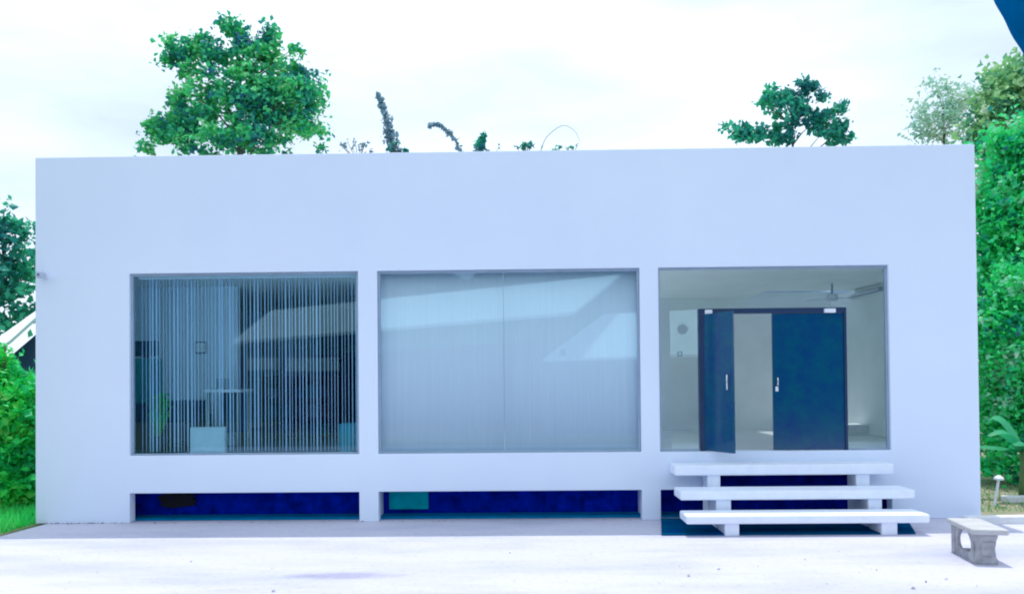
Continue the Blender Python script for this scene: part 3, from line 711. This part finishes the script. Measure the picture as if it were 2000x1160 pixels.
# banana plant at the right
def banana(base, label, seed, leaves):
    e = empty('banana_plant', base); tag(e, label, 'plant'); B = Vector(base)
    MB().tube([(0, 0, 0), (.02, 0, .5), (0, 0, .9)], [.09, .075, .05], 12).build('stem', mat('banana_stem', (.12, .22, .08), .7), e, 0, True)
    bm_ = leafmat('banana_leaf', [(.008, .07, .05), (.015, .11, .06), (.04, .16, .10)], .35)
    for (dx, dy, hz, wd) in leaves:
        L = MB(); n = 14; mid = []
        for i in range(n+1):
            t = i/n; mid.append(Vector((dx*t, dy*t, .8+hz*math.sin(t*2.3)/math.sin(1.15)*.75)))
        side = Vector((-dy, dx, 0)).normalized()
        for i in range(n+1):
            t = i/n; ww = wd*math.sin(math.pi*min(1, t*.93+.05))**.6
            L.v += [tuple(mid[i]-side*ww-Vector((0, 0, ww*.5))), tuple(mid[i]), tuple(mid[i]+side*ww-Vector((0, 0, ww*.5)))]
        for i in range(n):
            k = i*3; L.f += [[k, k+1, k+4, k+3], [k+1, k+2, k+5, k+4]]
        L.build('leaf', bm_, e, 0, True)
bp = gnd(1998, 985); bp = at(2000, 900, 1.6)
banana((bp.x, 1.6, -.02), 'banana plant with broad arching leaves at the right edge', 3,
       [(-.7, -.2, .45, .13), (-.5, -.6, .25, .12), (.5, -.4, .5, .14), (-.3, .5, .7, .13), (.2, -.8, .3, .13), (-.75, .25, .1, .11)])
# small white garden lamp
gp = at(1945, 962, 1.0); e = empty('garden_lamp', (gp.x, 1.0, -.015)); tag(e, 'small leaning white garden lamp in front of the green bush', 'lamp')
ht = at(1950, 932, 1.0).z
MB().tube([(-.03, 0, 0), (.05, 0, ht)], .02, 8).build('post', M['white'], e)
MB().tube([(.05, 0, ht-.02), (.05, 0, ht+.01), (.05, 0, ht+.05)], [.07, .07, .02], 14).build('lamp_shade', M['white'], e)

# kerbs at the right
kk = MB(); p0 = gnd(1884, 1008, .1); p1 = gnd(2000, 1006, .1); dirv = (p1-p0).normalized()
p1 = p0+dirv*6
kk.prism([(p0.x, p0.y-.07, -.1), (p1.x, p1.y-.07, -.1), (p1.x, p1.y+.07, -.1), (p0.x, p0.y+.07, -.1)], (0, 0, .2))
tag(kk.build('kerb', M['kerb'], None, .015), 'white painted kerb between the concrete yard and the bare soil', 'kerb')
p0 = gnd(1966, 972, .06); kk = MB().box(p0.x, p0.x+6, p0.y, p0.y+.16, -.1, .08)
tag(kk.build('kerb', M['kerb'], None, .015), 'short pale kerb at the far side of the bare soil', 'kerb')

# grass at both ends
def grass(name, poly_fn, n, seed, h_=.12, m=None, label=None):
    r_ = random.Random(seed); lf = MB()
    for _ in range(n):
        p = poly_fn(r_)
        a = r_.uniform(0, 6.28); s_ = Vector((math.cos(a), math.sin(a), 0))*.012; hh = h_*r_.uniform(.5, 1.4)
        d = Vector((r_.gauss(0, .4), r_.gauss(0, .4), 1))*hh; k = len(lf.v)
        lf.v += [tuple(p-s_), tuple(p+s_), tuple(p+d)]; lf.f.append([k, k+1, k+2])
    o = lf.build(name, m or M['blade']); tag(o, label, 'grass', None, 'stuff')
grass('grass', lambda r: Vector((r.uniform(-3.5, -.1), r.uniform(-1.1, 3), -.03)), 14000, 1, .18, None, 'green grass along the left end of the building')
grass('grass', lambda r: Vector((r.uniform(13.8, 19), r.uniform(.5, 3.2)**1, -.015)), 1500, 2, .06, M.setdefault('dryblade', leafmat('dry_grass_blade', [(.05, .08, .03), (.10, .12, .05), (.22, .16, .08)])), 'short patchy grass on the bare soil at right')

# litter on the yard
r_ = random.Random(8); lf = MB()
for _ in range(48):
    p = gnd(r_.uniform(0, 1990), 1060+95*r_.random()**.7); p.z = .01
    leaf_tris(lf, p, r_.choice((.015, .02, .04)), r_, 2)
for _ in range(110):
    p = Vector((.15+abs(r_.gauss(0, .8)), -.02-abs(r_.gauss(0, .03)), .012)) if r_.random() < .6 else Vector((r_.uniform(.1, 8.8), -.02-abs(r_.gauss(0, .02)), .012))
    leaf_tris(lf, p, r_.choice((.02, .03)), r_, 2)
tag(lf.build('fallen_leaves', mat('dry_leaf', (.27, .25, .30), .9, .4, 8)), 'scattered dry leaves and crumbs on the pale concrete yard', 'leaves', None, 'stuff')

# ================================================================ CONCRETE BENCH
a = gnd(1904, 1102)
bn = empty('concrete_bench', (a.x, a.y, 0), R(-9)); tag(bn, 'weathered concrete bench with pierced side on the yard at right', 'bench')
BL, BWD, BH = .62, .30, .375
def ring(n, cx, cz, w_, h_, house):
    o_ = []
    for i in range(n):
        an = 2*math.pi*i/n; c, s_ = math.cos(an), math.sin(an)
        k = 1/max(abs(c), abs(s_)) if not house else 1
        x, z = c*k*w_, s_*k*h_
        if house: z = max(z+.025*max(0, s_)**4, -h_*.72)
        o_.append((cx+x, cz+z))
    return o_
def side_panel(x0_, th):
    N = 40; oo = ring(N, BL/2, .165, BL/2-.06, .165, False); ii = ring(N, BL/2-.01, .18, .175, .125, True); m_ = MB()
    for xx in (x0_, x0_+th):
        m_.v += [(xx, y_, z_) for y_, z_ in oo] + [(xx, y_, z_) for y_, z_ in ii]
    for i in range(N):
        j = (i+1) % N
        m_.f += [[i, N+i, N+j, j], [2*N+i, 2*N+j, 3*N+j, 3*N+i], [i, j, 2*N+j, 2*N+i], [N+i, 3*N+i, 3*N+j, N+j]]
    return m_
side_panel(.015, .035).build('side_panel', M['bench'], bn, .004)
def end_leg(y0_, w_):
    prof = [(.0, 0), (w_, 0), (w_, .05), (w_-.02, .08), (w_-.03, .17), (w_-.015, .26), (w_-.0, .30), (w_, .33), (0, .33), (0, .30), (.015, .26), (.03, .17), (.02, .08), (0, .05)]
    return MB().prism([(x, y0_, z) for x, z in prof], (0, .10, 0))
end_leg(.01, .24).build('leg', M['bench'], bn, .008)
fl = MB(); N = 40; oo = ring(N, BWD/2, .165, BWD/2, .165, False); ii = ring(N, .155, .17, .12, .12, False)
for yy in (BL-.10, BL-.02): fl.v += [(x, yy, z) for x, z in oo] + [(x, yy, z) for x, z in ii]
for i in range(N):
    j = (i+1) % N; fl.f += [[i, j, N+j, N+i], [2*N+i, 3*N+i, 3*N+j, 2*N+j], [i, 2*N+i, 2*N+j, j], [N+i, N+j, 3*N+j, 3*N+i]]
fl.build('leg', M['bench'], bn, .004)
MB().box(.07, .20, -.004, .012, .10, .24).build('relief_panel', M['bench'], bn, .004)
MB().box(-.03, BWD+.03, -.03, BL+.03, .325, BH+.01).build('seat', M['benchtop'], bn, .014, False, 3)

# ================================================================ LEANING TREE AT THE RIGHT EDGE
e0 = at(1944, 0, -6.2); e1 = at(2000, 112, -6.2)
d = (e0-e1).normalized(); nrm = Vector((d.z, 0, -d.x)).normalized()
if nrm.x < 0: nrm = -nrm
rad = .16
pc = e1.lerp(e0, .5)+nrm*(rad+.02)
path = []
for i in range(6, 15):
    t = (i-7)/3.2; bend = .06*t*t
    path.append(pc+d*t*.9-nrm*(-bend))
while path[0].z > .0:
    q = path[0]; path.insert(0, Vector((min(q.x+.14, 10.43) if q.x < 10.43 else max(10.43, q.x-.02), q.y, q.z-.35)))
for _ in range(3):                      # round the bends off
    np_ = [path[0]]
    for i in range(len(path)-1): np_ += [path[i].lerp(path[i+1], .25), path[i].lerp(path[i+1], .75)]
    path = np_+[path[-1]]
B = Vector((path[0].x, path[0].y, 0)); e = empty('leaning_tree', B); tag(e, 'dark smooth tree trunk leaning in at the top right corner', 'tree')
n = len(path)
MB().tube([p-B for p in path], [rad*(1.0-.12*i/n+.03*math.sin(i*.35)+.02*math.sin(i*.9)+(.5*max(0, 1-i/(n*.12))**2)) for i in range(n)], 24).build('trunk', mat('dark_teal_bark', (.0, .10, .26), .95, .3, 3, .4, 12, spec=0), e, 0, True)
lf = MB(); r_ = random.Random(77); top = path[-1]-B
for _ in range(45):
    c = top+Vector((r_.gauss(0, .8), r_.gauss(0, .8), abs(r_.gauss(0, .5))+1.0))
    for k in range(18): leaf_tris(lf, c+Vector((r_.gauss(0, .18), r_.gauss(0, .18), r_.gauss(0, .15))), .2, r_)
lf.build('crown', LM_teal, e)

# ================================================================ SHED AT THE LEFT
sh = empty('shed', (-2.5, 4.6, 0)); tag(sh, 'blue shed with white sloping roof at the far left behind the bushes', 'shed')
Y = 4.2; p0, p1 = at(-120, 742, 5.0), at(78, 601, 5.0); q0, q1 = at(-120, 762, Y), at(78, 612, Y)
o = MB(); off = Vector((-2.5, 4.6, 0)); mm = at(20, 664, Y)
o.prism([p0-off, p1-off, q1-off, mm-off, q0-off], (0, .03, -.06)); o.build('roof', M['roofmetal'], sh)
MB().prism([(q0.x-off.x+.3, .1, 0), (q1.x-off.x, .1, 0), (q1.x-off.x, .1, q1.z-.05), (q0.x-off.x+.3, .1, q0.z+.0)], (0, 1.8, 0)).build('wall', M['bluegrey'], sh)
for o_ in list(bpy.data.objects):
    if o_.get('_w'): del o_['_w']
